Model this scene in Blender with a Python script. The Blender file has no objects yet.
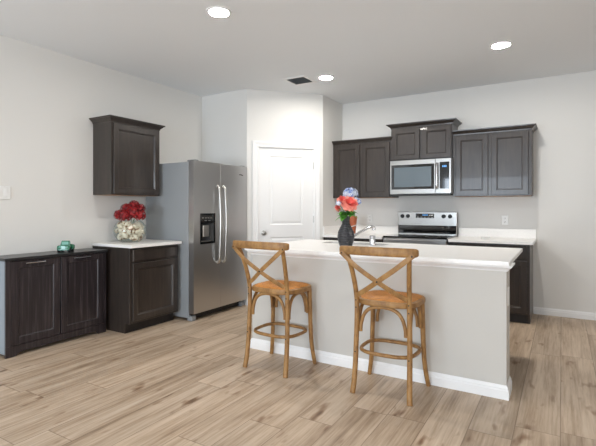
import bpy, bmesh, math, random
from mathutils import Vector, Matrix, noise
PI = math.pi
R = math.radians
random.seed(7)
sc = bpy.context.scene
C = sc.collection

# ---------------------------------------------------------------- camera
CAM_H = 1.251
cam_d = bpy.data.cameras.new('camera')
cam = bpy.data.objects.new('camera', cam_d); C.objects.link(cam)
cam.location = (0, 0, CAM_H)
cam.rotation_euler = (R(90), 0, 0.5399)
cam_d.sensor_fit = 'HORIZONTAL'; cam_d.sensor_width = 36.0
cam_d.lens = 439.82 / 596 * 36.0
cam_d.shift_y = -15.02 / 596
cam_d.clip_start = 0.05
sc.camera = cam

# ---------------------------------------------------------------- world, light, exposure
w = bpy.data.worlds.new('world'); sc.world = w; w.use_nodes = True
bg = w.node_tree.nodes['Background']
bg.inputs[0].default_value = (0.62, 0.76, 1.0, 1); bg.inputs[1].default_value = 1.0

def area(name, loc, rot, sx, sy, power, col):
    l = bpy.data.lights.new(name, 'AREA'); l.shape = 'RECTANGLE'; l.size = sx; l.size_y = sy
    l.energy = power; l.color = col
    o = bpy.data.objects.new(name, l); C.objects.link(o); o.location = loc; o.rotation_euler = rot
    return o
# daylight coming in through the windows behind the camera and on the right
WF = -3.6      # inner face of the front wall (behind the camera)
XR = 3.4       # inner face of the right wall
WINS_F = [(-3.3, -0.8), (0.6, 1.8)]
for a, b in WINS_F:
    area('window_daylight', ((a+b)/2, WF-0.10, 1.25), (R(90), 0, 0), b-a-0.1, 1.9, (74 if a < 0 else 34)*(b-a), (0.78, 0.89, 1.0))
WINS_R = [(-2.6, -0.9)]
for a, b in WINS_R:
    area('window_daylight', (XR+0.10, (a+b)/2, 1.45), (R(90), 0, R(90)), b-a-0.1, 1.5, 40*(b-a), (1.0, 0.95, 0.88))
CAN_POWER = 340.0
CAN_COL = (1.0, 0.955, 0.89)
vs = sc.view_settings
vs.view_transform = 'Standard'; vs.look = 'None'; vs.gamma = 1.0; vs.use_curve_mapping = False
vs.exposure = 0.03
sc.cycles.use_denoising = True
sc.cycles.max_bounces = 10; sc.cycles.diffuse_bounces = 6; sc.cycles.glossy_bounces = 4
sc.cycles.transmission_bounces = 8; sc.cycles.transparent_max_bounces = 8
sc.cycles.sample_clamp_indirect = 8.0
sc.cycles.caustics_reflective = False; sc.cycles.caustics_refractive = False

# ---------------------------------------------------------------- materials
def lin(c):
    return tuple(((v/255)/12.92 if v/255 <= 0.04045 else ((v/255+0.055)/1.055)**2.4) for v in c)
def base(name, rgb, rough=0.5, metal=0.0, spec=0.5, coat=0.0):
    m = bpy.data.materials.new(name); m.use_nodes = True
    nt = m.node_tree; b = nt.nodes['Principled BSDF']
    b.inputs['Base Color'].default_value = (*lin(rgb), 1)
    b.inputs['Roughness'].default_value = rough
    b.inputs['Metallic'].default_value = metal
    b.inputs['Specular IOR Level'].default_value = spec
    b.inputs['Coat Weight'].default_value = coat
    return m, nt, b
def N(nt, t, **kw):
    n = nt.nodes.new(t)
    for k, v in kw.items(): setattr(n, k, v)
    return n
def mapping(nt, scale, coord='Object', rot=(0,0,0)):
    tc = N(nt, 'ShaderNodeTexCoord'); mp = N(nt, 'ShaderNodeMapping')
    mp.inputs['Scale'].default_value = scale; mp.inputs['Rotation'].default_value = rot
    nt.links.new(tc.outputs[coord], mp.inputs[0]); return mp.outputs[0]
def noise_n(nt, vec, scale, detail=4, rough=0.55):
    n = N(nt, 'ShaderNodeTexNoise'); n.inputs['Scale'].default_value = scale
    n.inputs['Detail'].default_value = detail; n.inputs['Roughness'].default_value = rough
    nt.links.new(vec, n.inputs['Vector']); return n.outputs['Fac']
def ramp(nt, fac, stops):
    r = N(nt, 'ShaderNodeValToRGB'); cr = r.color_ramp
    while len(cr.elements) < len(stops): cr.elements.new(0.5)
    for e, (p, c) in zip(cr.elements, stops):
        e.position = p; e.color = (*lin(c), 1) if len(c) == 3 else c
    nt.links.new(fac, r.inputs[0]); return r.outputs[0]
def bump(nt, b, h, strength=0.2, dist=0.005):
    n = N(nt, 'ShaderNodeBump'); n.inputs['Strength'].default_value = strength; n.inputs['Distance'].default_value = dist
    nt.links.new(h, n.inputs['Height']); nt.links.new(n.outputs[0], b.inputs['Normal'])
def mth(nt, op, a, b=None, c=None):
    n = N(nt, 'ShaderNodeMath', operation=op)
    for i, v in enumerate((a, b, c)):
        if v is None: continue
        if isinstance(v, (int, float)): n.inputs[i].default_value = v
        else: nt.links.new(v, n.inputs[i])
    return n.outputs[0]

def paint(name, rgb, rough=0.7, bscale=220, bs=0.08):
    m, nt, b = base(name, rgb, rough, spec=0.3)
    v = mapping(nt, (1,1,1)); bump(nt, b, noise_n(nt, v, bscale, 2), bs, 0.002)
    return m
def wood(name, stops, scale=(14,14,1.0), rough=0.4, nscale=3.0, coat=0.0, bs=0.05, spec=0.5):
    m, nt, b = base(name, stops[0][1], rough, coat=coat, spec=spec)
    v = mapping(nt, scale)
    f = noise_n(nt, v, nscale, 6, 0.6)
    nt.links.new(ramp(nt, f, stops), b.inputs['Base Color'])
    bump(nt, b, f, bs, 0.003)
    return m

M = {}
M['wall'] = paint('wall_paint', (222, 221, 218))
M['ceiling'] = paint('ceiling_paint', (233, 236, 239), 0.85, 90, 0.25)
M['trim'] = paint('white_trim_paint', (236, 236, 236), 0.4, 60, 0.01)
M['island_paint'] = paint('island_wall_paint', (199, 196, 190))
M['cab'] = wood('espresso_stained_wood', [(0.25, (42,36,33)), (0.5, (52,45,41)), (0.75, (64,56,50))], (12,12,1.2), 0.31, 2.5, coat=0.15)
M['cab_dark'] = wood('dark_toe_kick_wood', [(0.3, (26,23,22)), (0.7, (40,35,33))], (16,16,1.2), 0.5)
M['cab_under'] = wood('raw_maple_underside', [(0.3, (150,110,75)), (0.7, (180,138,98))], (10,10,2), 0.6)
M['console'] = wood('dark_walnut_laminate', [(0.2, (24,20,22)), (0.5, (40,34,37)), (0.8, (82,74,77))], (26,26,1.0), 0.3, 2.2)
M['console_top'] = wood('black_laminate_top', [(0.3, (30,30,32)), (0.7, (40,40,42))], (3,20,20), 0.28, 2)
M['console_side'] = base('pale_grey_laminate', (140,150,158), 0.4)[0]
M['oak'] = wood('weathered_oak_bentwood', [(0.25, (112,78,40)), (0.5, (150,110,62)), (0.8, (178,138,84))], (9,9,6), 0.5, 2.5, bs=0.05)
M['plated'] = base('dark_iron_bolt', (40,38,38), 0.4, 0.8)[0]
M['chrome'] = base('polished_chrome', (215,215,218), 0.12, 1.0)[0]
M['nickel'] = base('satin_nickel', (190,188,184), 0.28, 1.0)[0]
M['black_gloss'] = base('black_glass', (10,11,13), 0.06, coat=0.5)[0]
M['black'] = base('black_plastic', (18,18,20), 0.4)[0]
M['reflection_tint'] = base('blue_grey_reflection', (96,108,116), 0.2)[0]  # reflected room light in the microwave window, put in as a colour
M['white_plastic'] = base('white_plastic', (232,232,230), 0.35)[0]
M['slot'] = base('dark_slot', (60,58,56), 0.6)[0]
M['fridge_side'] = base('grey_painted_steel', (150,154,157), 0.4, 0.1)[0]
def steel(name, rgb, rough=0.26, sc_=(2,2,120)):
    m, nt, b = base(name, rgb, rough, 1.0)
    v = mapping(nt, sc_)
    f = noise_n(nt, v, 3, 3)
    mr = N(nt, 'ShaderNodeMapRange'); mr.inputs['To Min'].default_value = rough-0.05; mr.inputs['To Max'].default_value = rough+0.08
    nt.links.new(f, mr.inputs[0]); nt.links.new(mr.outputs[0], b.inputs['Roughness'])
    return m
M['steel'] = steel('brushed_stainless_steel', (208,207,206), 0.30)
M['steel_h'] = steel('horizontal_brushed_stainless', (165,163,160), 0.28, (2,2,160))
def quartz():
    m, nt, b = base('white_quartz', (238,237,235), 0.3, spec=0.3)
    v = mapping(nt, (1,1,1)); f = noise_n(nt, v, 60, 4)
    nt.links.new(ramp(nt, f, [(0.3, (238,237,235)), (0.6, (242,241,239))]), b.inputs['Base Color'])
    return m
M['quartz'] = quartz()
def emis(name, rgb, s):
    m = bpy.data.materials.new(name); m.use_nodes = True; nt = m.node_tree; b = nt.nodes['Principled BSDF']
    b.inputs['Base Color'].default_value = (*rgb, 1)
    b.inputs['Emission Color'].default_value = (*rgb, 1); b.inputs['Emission Strength'].default_value = s
    return m
M['lamp'] = emis('lit_downlight_lens', CAN_COL, CAN_POWER)
M['display'] = emis('blue_display_digits', (0.12, 0.35, 0.75), 0.5)

def glass(name, rgb=(240,245,243), ior=1.45):
    m, nt, b = base(name, rgb, 0.02); b.inputs['Transmission Weight'].default_value = 1.0; b.inputs['IOR'].default_value = ior
    return m
def thin_glass():
    m = bpy.data.materials.new('clear_thin_glass'); m.use_nodes = True; nt = m.node_tree
    out = nt.nodes['Material Output']; nt.nodes.remove(nt.nodes['Principled BSDF'])
    tr = N(nt, 'ShaderNodeBsdfTransparent'); tr.inputs[0].default_value = (0.95, 0.97, 0.96, 1)
    gl = N(nt, 'ShaderNodeBsdfGlossy'); gl.inputs['Roughness'].default_value = 0.03
    fr_ = N(nt, 'ShaderNodeLayerWeight'); fr_.inputs[0].default_value = 0.5
    fac = mth(nt, 'ADD', mth(nt, 'MULTIPLY', mth(nt, 'POWER', fr_.outputs['Facing'], 4.0), 0.45), 0.02)
    mx = N(nt, 'ShaderNodeMixShader'); nt.links.new(fac, mx.inputs[0]); nt.links.new(tr.outputs[0], mx.inputs[1]); nt.links.new(gl.outputs[0], mx.inputs[2])
    nt.links.new(mx.outputs[0], out.inputs[0]); return m
M['glass'] = thin_glass()

def floor_mat():
    m, nt, b = base('oak_vinyl_plank', (180,160,138), 0.42, spec=0.4)
    tc = N(nt, 'ShaderNodeTexCoord'); sp = N(nt, 'ShaderNodeSeparateXYZ'); nt.links.new(tc.outputs['Object'], sp.inputs[0])
    X, Y = sp.outputs[0], sp.outputs[1]
    PW, PL = 0.225, 1.5
    u = mth(nt, 'DIVIDE', mth(nt, 'ADD', X, 20.03), PW); row = mth(nt, 'FLOOR', u); fu = mth(nt, 'FRACT', u)
    wn = N(nt, 'ShaderNodeTexWhiteNoise', noise_dimensions='1D'); nt.links.new(row, wn.inputs['W'])
    vv = mth(nt, 'ADD', mth(nt, 'DIVIDE', mth(nt, 'ADD', Y, 20), PL), mth(nt, 'MULTIPLY', wn.outputs[0], 7.0))
    col = mth(nt, 'FLOOR', vv); fv = mth(nt, 'FRACT', vv)
    cb = N(nt, 'ShaderNodeCombineXYZ'); nt.links.new(row, cb.inputs[0]); nt.links.new(col, cb.inputs[1])
    wn2 = N(nt, 'ShaderNodeTexWhiteNoise', noise_dimensions='2D'); nt.links.new(cb.outputs[0], wn2.inputs['Vector'])
    rnd = wn2.outputs['Value']
    # grain, stretched along the plank, moved by the plank's own random number
    mv = N(nt, 'ShaderNodeCombineXYZ')
    nt.links.new(mth(nt, 'MULTIPLY', X, 9.0), mv.inputs[0])
    nt.links.new(mth(nt, 'MULTIPLY', Y, 0.8), mv.inputs[1])
    nt.links.new(mth(nt, 'MULTIPLY', rnd, 40.0), mv.inputs[2])
    g1 = noise_n(nt, mv.outputs[0], 1.3, 6, 0.62)
    mv2 = N(nt, 'ShaderNodeCombineXYZ')
    nt.links.new(mth(nt, 'MULTIPLY', X, 70.0), mv2.inputs[0])
    nt.links.new(mth(nt, 'MULTIPLY', Y, 2.6), mv2.inputs[1])
    nt.links.new(mth(nt, 'MULTIPLY', rnd, 40.0), mv2.inputs[2])
    g2 = noise_n(nt, mv2.outputs[0], 1.0, 4, 0.6)
    # knots
    mv3 = N(nt, 'ShaderNodeCombineXYZ')
    nt.links.new(mth(nt, 'MULTIPLY', X, 11.0), mv3.inputs[0])
    nt.links.new(mth(nt, 'MULTIPLY', Y, 3.6), mv3.inputs[1])
    nt.links.new(mth(nt, 'MULTIPLY', rnd, 60.0), mv3.inputs[2])
    g3 = noise_n(nt, mv3.outputs[0], 1.0, 2, 0.5)
    f = mth(nt, 'ADD', mth(nt, 'MULTIPLY', g1, 0.62), mth(nt, 'MULTIPLY', g2, 0.38))
    colr = ramp(nt, f, [(0.28, (124,102,80)), (0.42, (174,151,127)), (0.56, (202,181,158)), (0.74, (218,202,182))])
    tone = N(nt, 'ShaderNodeMapRange'); tone.inputs['To Min'].default_value = 0.86; tone.inputs['To Max'].default_value = 1.04
    nt.links.new(rnd, tone.inputs[0])
    kn = ramp(nt, g3, [(0.64, (255,255,255)), (0.74, (176,150,128)), (0.82, (110,86,66))])
    mx = N(nt, 'ShaderNodeMix', data_type='RGBA', blend_type='MULTIPLY'); mx.inputs['Factor'].default_value = 0.85
    nt.links.new(colr, mx.inputs['A']); nt.links.new(kn, mx.inputs['B'])
    vm = N(nt, 'ShaderNodeVectorMath', operation='SCALE'); nt.links.new(mx.outputs['Result'], vm.inputs[0]); nt.links.new(tone.outputs[0], vm.inputs['Scale'])
    # seams
    e1 = mth(nt, 'LESS_THAN', mth(nt, 'MINIMUM', fu, mth(nt, 'SUBTRACT', 1.0, fu)), 0.010)
    e2 = mth(nt, 'LESS_THAN', mth(nt, 'MINIMUM', fv, mth(nt, 'SUBTRACT', 1.0, fv)), 0.0016)
    seam = mth(nt, 'MAXIMUM', e1, e2)
    mx2 = N(nt, 'ShaderNodeMix', data_type='RGBA'); nt.links.new(mth(nt, 'MULTIPLY', seam, 0.55), mx2.inputs['Factor'])
    nt.links.new(vm.outputs[0], mx2.inputs['A']); mx2.inputs['B'].default_value = (*lin((96,74,56)), 1)
    nt.links.new(mx2.outputs['Result'], b.inputs['Base Color'])
    h = mth(nt, 'SUBTRACT', mth(nt, 'MULTIPLY', g2, 0.5), seam)
    bump(nt, b, h, 0.15, 0.002)
    return m
M['floor'] = floor_mat()

def rattan():
    m, nt, b = base('woven_rattan', (190,116,36), 0.55)
    v = mapping(nt, (1,1,1))
    w1 = N(nt, 'ShaderNodeTexWave', bands_direction='X'); w1.inputs['Scale'].default_value = 45; nt.links.new(v, w1.inputs[0])
    w2 = N(nt, 'ShaderNodeTexWave', bands_direction='Y'); w2.inputs['Scale'].default_value = 45; nt.links.new(v, w2.inputs[0])
    f = mth(nt, 'MULTIPLY', w1.outputs['Fac'], w2.outputs['Fac'])
    nz = noise_n(nt, v, 25, 3)
    f2 = mth(nt, 'ADD', mth(nt, 'MULTIPLY', f, 0.5), mth(nt, 'MULTIPLY', nz, 0.6))
    nt.links.new(ramp(nt, f2, [(0.15, (138,80,18)), (0.45, (190,120,34)), (0.8, (224,158,66))]), b.inputs['Base Color'])
    bump(nt, b, f, 0.4, 0.003)
    return m
M['rattan'] = rattan()

# ---------------------------------------------------------------- mesh helpers
def new(): return bmesh.new()
def bx(bm, x0, x1, y0, y1, z0, z1, bev=0.0, seg=1):
    vs_ = [bm.verts.new(p) for p in ((x0,y0,z0),(x1,y0,z0),(x1,y1,z0),(x0,y1,z0),(x0,y0,z1),(x1,y0,z1),(x1,y1,z1),(x0,y1,z1))]
    fs = [bm.faces.new([vs_[i] for i in f]) for f in ((0,3,2,1),(4,5,6,7),(0,1,5,4),(1,2,6,5),(2,3,7,6),(3,0,4,7))]
    if bev > 0:
        es = list({e for f in fs for e in f.edges})
        bmesh.ops.bevel(bm, geom=es, offset=bev, segments=seg, profile=0.5, affect='EDGES')
    return bm
def box(*a, **k): return bx(new(), *a, **k)
def obj(name, bm, mat, parent=None, smooth=False, mats=None):
    bmesh.ops.recalc_face_normals(bm, faces=bm.faces[:])
    me = bpy.data.meshes.new(name); bm.to_mesh(me); bm.free()
    for mm in (mats or [mat]): me.materials.append(M[mm] if isinstance(mm, str) else mm)
    if smooth:
        for p in me.polygons: p.use_smooth = True
        if smooth != 'full':
            try: me.set_sharp_from_angle(angle=R(40))
            except Exception: pass
    o = bpy.data.objects.new(name, me); C.objects.link(o)
    if parent: o.parent = parent
    return o
def thing(name, label, cat, loc=(0,0,0), rz=0, group=None):
    o = bpy.data.objects.new(name, None); o.empty_display_size = 0.1; C.objects.link(o)
    o.location = loc; o.rotation_euler = (0, 0, rz); o['label'] = label; o['category'] = cat
    if group: o['group'] = group
    return o
def tag(o, label, cat, group=None):
    o['label'] = label; o['category'] = cat
    if group: o['group'] = group
    return o
def struct(o): o['kind'] = 'structure'; return o
def dup(o, parent=None):
    c = o.copy(); C.objects.link(c)
    if parent: c.parent = parent
    for ch in list(o.children): dup(ch, c)
    return c
def lathe(bm, prof, seg=32, c=(0,0,0), cap=True):
    rings = []
    for r, z in prof:
        if r < 1e-5: rings.append([bm.verts.new((c[0], c[1], c[2]+z))])
        else: rings.append([bm.verts.new((c[0]+r*math.cos(2*PI*k/seg), c[1]+r*math.sin(2*PI*k/seg), c[2]+z)) for k in range(seg)])
    for a, b in zip(rings, rings[1:]):
        for k in range(seg):
            k2 = (k+1) % seg
            if len(a) == 1 and len(b) == 1: continue
            if len(a) == 1: bm.faces.new((a[0], b[k2], b[k]))
            elif len(b) == 1: bm.faces.new((a[k], a[k2], b[0]))
            else: bm.faces.new((a[k], a[k2], b[k2], b[k]))
    if cap:
        for rg in (rings[0], rings[-1]):
            if len(rg) > 2: bm.faces.new(rg)
    return bm
def crom(pts, n, closed=False):
    P = [Vector(p) for p in pts]; out = []
    m = len(P)
    rng = range(m) if closed else range(m-1)
    for i in rng:
        p1, p2 = P[i], P[(i+1) % m]
        p0 = P[(i-1) % m] if closed or i > 0 else p1*2-p2
        p3 = P[(i+2) % m] if closed or i+2 < m else p2*2-p1
        for k in range(n):
            t = k/n
            out.append(0.5*((2*p1)+(p2-p0)*t+(2*p0-5*p1+4*p2-p3)*t*t+(3*p1-p0-3*p2+p3)*t**3))
    if not closed: out.append(P[-1])
    return out
def sweep(bm, pts, rx, rz=None, seg=10, n=6, closed=False, up=(0,0,1), power=2.0, smooth_path=True):
    """tube of (super)elliptic section rx across, rz along 'up', tapered when rx is a function or list"""
    path = crom(pts, n, closed) if smooth_path else [Vector(p) for p in pts]
    L = len(path); up0 = Vector(up); rings = []
    for i, p in enumerate(path):
        if closed: t = path[(i+1) % L]-path[i-1]
        else: t = path[min(i+1, L-1)]-path[max(i-1, 0)]
        t.normalize()
        u = up0 if abs(t.dot(up0.normalized())) < 0.97 else Vector((0,1,0)) if abs(t.y) < 0.9 else Vector((1,0,0))
        s = t.cross(u).normalized(); u = s.cross(t).normalized()
        f = i/max(1, L-1)
        a = rx(f) if callable(rx) else rx
        b = (rz(f) if callable(rz) else rz) if rz is not None else a
        rg = []
        for k in range(seg):
            an = 2*PI*k/seg; ca, sa = math.cos(an), math.sin(an)
            ex = 2.0/power
            rg.append(bm.verts.new(p + s*(a*math.copysign(abs(ca)**ex, ca)) + u*(b*math.copysign(abs(sa)**ex, sa))))
        rings.append(rg)
    pairs = list(zip(rings, rings[1:])) + ([(rings[-1], rings[0])] if closed else [])
    for a, b in pairs:
        for k in range(seg):
            k2 = (k+1) % seg; bm.faces.new((a[k], a[k2], b[k2], b[k]))
    if not closed:
        bm.faces.new(rings[0]); bm.faces.new(rings[-1][::-1])
    return bm
def cyl(bm, p0, p1, r, seg=16, r2=None):
    r2 = r if r2 is None else r2
    return sweep(bm, [p0, p1], lambda f: r+(r2-r)*f, seg=seg, smooth_path=False)
def rect_rings(bm, x0, x1, z0, z1, prof, yback=0.0):
    """panel facing -y: prof = [(inset, out)], out = distance towards -y from yback; closed at the back and capped at the front"""
    rings = []
    for ins, out in prof:
        y = yback-out
        rings.append([bm.verts.new(p) for p in ((x0+ins,y,z0+ins),(x1-ins,y,z0+ins),(x1-ins,y,z1-ins),(x0+ins,y,z1-ins))])
    bm.faces.new(rings[0][::-1])
    for a, b in zip(rings, rings[1:]):
        for k in range(4):
            k2 = (k+1) % 4; bm.faces.new((a[k], a[k2], b[k2], b[k]))
    bm.faces.new(rings[-1])
    return bm
def door_bm(x0, x1, z0, z1, yb, t=0.02, fr=0.055):
    return rect_rings(new(), x0, x1, z0, z1, [(0,0),(0,t-0.003),(0.003,t),(fr,t),(fr+0.005,t-0.004),(fr+0.010,t-0.004),(fr+0.015,t-0.013)], yb)
def slab_front(x0, x1, z0, z1, yb, t=0.02):
    return rect_rings(new(), x0, x1, z0, z1, [(0,0),(0,t-0.008),(0.010,t)], yb)
def crown_bm(w, d, prof, left=True, right=True):
    bm = new(); rings = []
    for o, z in prof:
        pts = []
        ol, orr = (o if left else 0), (o if right else 0)
        pts = [(-ol, 0, z), (-ol, -d-o, z), (w+orr, -d-o, z), (w+orr, 0, z)]
        rings.append([bm.verts.new(p) for p in pts])
    for a, b in zip(rings, rings[1:]):
        for k in range(4): bm.faces.new((a[k], a[(k+1)%4], b[(k+1)%4], b[k]))
    bm.faces.new(rings[0][::-1]); bm.faces.new(rings[-1])
    return bm
def poly_prism(bm, pts, z0, z1):
    lo = [bm.verts.new((x,y,z0)) for x,y in pts]; hi = [bm.verts.new((x,y,z1)) for x,y in pts]
    n = len(pts)
    bm.faces.new(lo[::-1]); bm.faces.new(hi)
    for k in range(n): bm.faces.new((lo[k], lo[(k+1)%n], hi[(k+1)%n], hi[k]))
    return bm

# ---------------------------------------------------------------- room shell
XL, YB, H = -4.248, 5.9085, 2.782
PA, PB = (-3.472, 4.514), (-2.776, 5.286)      # the diagonal pantry wall
T = 0.12
struct(obj('floor', box(XL-T, XR+T, WF-T, YB+T, -0.08, 0.0), 'floor'))
struct(obj('ceiling', box(XL-T, XR+T, WF-T, YB+T, H, H+0.1), 'ceiling'))
struct(obj('wall_left', box(XL-T, XL, WF-T, YB+T, 0, H), 'wall'))
struct(obj('wall_back', box(XL, XR+T, YB, YB+T, 0, H), 'wall'))
def wall_windows(name, axis, at, lo, hi, wins, z0=0.28, z1=2.22):
    bm = new(); edges = [lo]
    def seg(a, b, za, zb):
        if axis == 'y': bx(bm, a, b, at-T, at, za, zb)
        else: bx(bm, at, at+T, a, b, za, zb)
    c = lo
    for a, b in wins:
        seg(c, a, 0, H); seg(a, b, 0, z0); seg(a, b, z1, H); c = b
    seg(c, hi, 0, H)
    return struct(obj(name, bm, 'wall'))
wall_windows('wall_front', 'y', WF, XL, XR+T, WINS_F)
wall_windows('wall_right', 'x', XR, WF, YB, WINS_R, 0.68, 2.22)
# pantry: three walls with the door opening in the diagonal one
struct(obj('wall_pantry_left', box(XL, PA[0], PA[1], PA[1]+0.1, 0, H), 'wall'))
struct(obj('wall_pantry_right', box(PB[0]-0.1, PB[0], PB[1], YB, 0, H), 'wall'))
ang = math.atan2(PB[1]-PA[1], PB[0]-PA[0]); DL = math.hypot(PB[1]-PA[1], PB[0]-PA[0])
S0, S1, DZ = 0.148, 0.915, 2.045
bm = new()
bx(bm, 0, S0, 0, 0.1, 0, H); bx(bm, S1, DL, 0, 0.1, 0, H); bx(bm, S0, S1, 0, 0.1, DZ, H)
o = struct(obj('wall_pantry_front', bm, 'wall')); o.location = (PA[0], PA[1], 0); o.rotation_euler = (0,0,ang)

def base_profile(bm, x0, x1, y0, facing, z=0.08, t=0.014):
    pass
def baseboard(name, p0, p1, h=0.082, t=0.015, closed_l=True):
    """moulding standing along p0 -> p1, the room on its right-hand side"""
    d = Vector((p1[0]-p0[0], p1[1]-p0[1], 0)); L = d.length; a = math.atan2(d.y, d.x)
    prof = [(0,0),(t,0),(t,h*0.62),(t*0.75,h*0.68),(t*0.75,h*0.80),(t*0.35,h*0.95),(t*0.3,h),(0,h)]
    bm = new(); A = [bm.verts.new((0,-o_,z_)) for o_, z_ in prof]; B = [bm.verts.new((L,-o_,z_)) for o_, z_ in prof]
    n = len(prof)
    for k in range(n): bm.faces.new((A[k], A[(k+1)%n], B[(k+1)%n], B[k]))
    bm.faces.new(A); bm.faces.new(B[::-1])
    o = struct(obj(name, bm, 'trim')); o.location = (p0[0], p0[1], 0); o.rotation_euler = (0,0,a)
    return o
baseboard('baseboard_back', (-0.285, YB), (XR, YB))
baseboard('baseboard_left', (XL, WF), (XL, YB-1.4))
baseboard('baseboard_right', (XR, YB), (XR, WF))
baseboard('baseboard_front', (XR, WF), (XL, WF))
def unit(a): return (math.cos(a), math.sin(a))
ux, uy = unit(ang)
baseboard('baseboard_pantry', (PA[0]+0.0*ux, PA[1]), (PA[0]+0.062*ux, PA[1]+0.062*uy))

# pantry door
dr = bpy.data.objects.new('door_1', None); C.objects.link(dr); dr.location = (PA[0], PA[1], 0); dr.rotation_euler = (0,0,ang); struct(dr)
def panel_leaf(w0, w1, z0, z1, yb, t, panels):
    bm = new(); yf = yb-t
    xs = sorted({w0, w1, *[p[0] for p in panels], *[p[1] for p in panels]}); zs = sorted({z0, z1, *[p[2] for p in panels], *[p[3] for p in panels]})
    vd = {}
    def V(x, y, z):
        k = (round(x,5), round(y,5), round(z,5))
        if k not in vd: vd[k] = bm.verts.new((x,y,z))
        return vd[k]
    for i in range(len(xs)-1):
        for j in range(len(zs)-1):
            a, b, c, d = xs[i], xs[i+1], zs[j], zs[j+1]
            if any(abs(a-p[0]) < 1e-6 and abs(c-p[2]) < 1e-6 for p in panels):
                prof = [(0,0),(0.012,-0.008),(0.024,-0.008),(0.044,-0.001)]
                prev = None
                for ins, out in prof:
                    rg = [V(a+ins, yf-out, c+ins), V(b-ins, yf-out, c+ins), V(b-ins, yf-out, d-ins), V(a+ins, yf-out, d-ins)]
                    if prev:
                        for k in range(4): bm.faces.new((prev[k], prev[(k+1)%4], rg[(k+1)%4], rg[k]))
                    prev = rg
                bm.faces.new(prev)
            else:
                bm.faces.new((V(a,yf,c), V(b,yf,c), V(b,yf,d), V(a,yf,d)))
    bx(bm, w0, w1, yf+0.0125, yb, z0, z1); bx(bm, w0, w0+0.05, yf+0.0001, yf+0.0125, z0, z1); bx(bm, w1-0.05, w1, yf+0.0001, yf+0.0125, z0, z1)
    return bm
obj('door_leaf', panel_leaf(S0+0.013, S1-0.013, 0.012, DZ-0.013, 0.045, 0.038, [(0.305,0.758,0.20,0.87),(0.305,0.758,1.03,1.93)]), 'trim', dr)
def casing():
    bm = new(); w_ = 0.083; prof = [(0,0),(0,0.010),(0.010,0.016),(0.030,0.012),(w_-0.02,0.018),(w_,0.018),(w_,0)]
    # path inner edge: up the left, across, down the right
    for path in ([(S0+0.006,0,-1),(S0+0.006,DZ-0.006,-1)],):
        pass
    pts = [(S0+0.006, 0.0), (S0+0.006, DZ-0.006), (S1-0.006, DZ-0.006), (S1-0.006, 0.0)]
    dirs = [(-1,0), (-1,1), (1,1), (1,0)]
    rings = []
    for (x,z), (dx,dz) in zip(pts, dirs):
        rings.append([bm.verts.new((x+dx*o_, -h_, z+dz*o_)) for o_, h_ in prof])
    n = len(prof)
    for a, b in zip(rings, rings[1:]):
        for k in range(n): bm.faces.new((a[k], a[(k+1)%n], b[(k+1)%n], b[k]))
    bm.faces.new(rings[0]); bm.faces.new(rings[-1][::-1])
    return bm
obj('door_casing', casing(), 'trim', dr)
bm = new(); bx(bm, S0, S0+0.012, 0, 0.1, 0, DZ); bx(bm, S1-0.012, S1, 0, 0.1, 0, DZ); bx(bm, S0+0.012, S1-0.012, 0, 0.1, DZ-0.012, DZ)
bx(bm, S0+0.012, S0+0.022, 0.046, 0.06, 0, DZ-0.012); bx(bm, S1-0.022, S1-0.012, 0.046, 0.06, 0, DZ-0.012)
obj('door_jamb', bm, 'trim', dr)
def knob_y(c, r=0.027, out=0.06):
    bm = new(); prof = [(0.0,0),(0.033,0),(0.033,0.006),(0.012,0.012),(0.011,0.03),(r*0.8,0.036),(r,0.046),(r*0.85,0.058),(0.0,0.063)]
    lathe(bm, prof, 24, cap=False)
    bmesh.ops.rotate(bm, verts=bm.verts[:], cent=(0,0,0), matrix=Matrix.Rotation(R(90), 3, 'X'))
    bmesh.ops.translate(bm, verts=bm.verts[:], vec=c)
    return bm
k_ = obj('door_knob', knob_y((0.222, 0.007, 0.925)), 'nickel', dr, True); k_['label'] = 'satin nickel round door knob'
for z in (0.25, 1.1, 1.82):
    obj('hinge', cyl(new(), (S1-0.008, -0.004, z-0.045), (S1-0.008, -0.004, z+0.045), 0.006, 10), 'nickel', dr, True)

# ---------------------------------------------------------------- ceiling things
def downlight(x, y, label):
    t = thing('recessed_light', label, 'ceiling light', (x, y, H), 0, 'recessed ceiling downlights')
    bm = new(); lathe(bm, [(0.098,0.0),(0.096,-0.006),(0.080,-0.010),(0.074,-0.004),(0.074,0.0)], 40, cap=False)
    obj('trim_ring', bm, 'trim', t, True)
    bm = new(); lathe(bm, [(0.0,-0.0045),(0.0735,-0.0045),(0.0735,-0.0005),(0,-0.0005)], 40, cap=False)
    obj('lens', bm, 'lamp', t)
    return t
downlight(-2.293, 2.626, 'round lit ceiling downlight nearest the camera, above the fridge side of the room')
downlight(-0.487, 4.518, 'round lit ceiling downlight on the right, above the gap between island and range')
downlight(-2.368, 4.589, 'round lit ceiling downlight beside the air vent, in front of the pantry door')
vt = thing('ceiling_vent', 'square white metal air vent with dark slots set in the ceiling near the pantry', 'air vent', (-2.69, 4.53, H), R(0))
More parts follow.
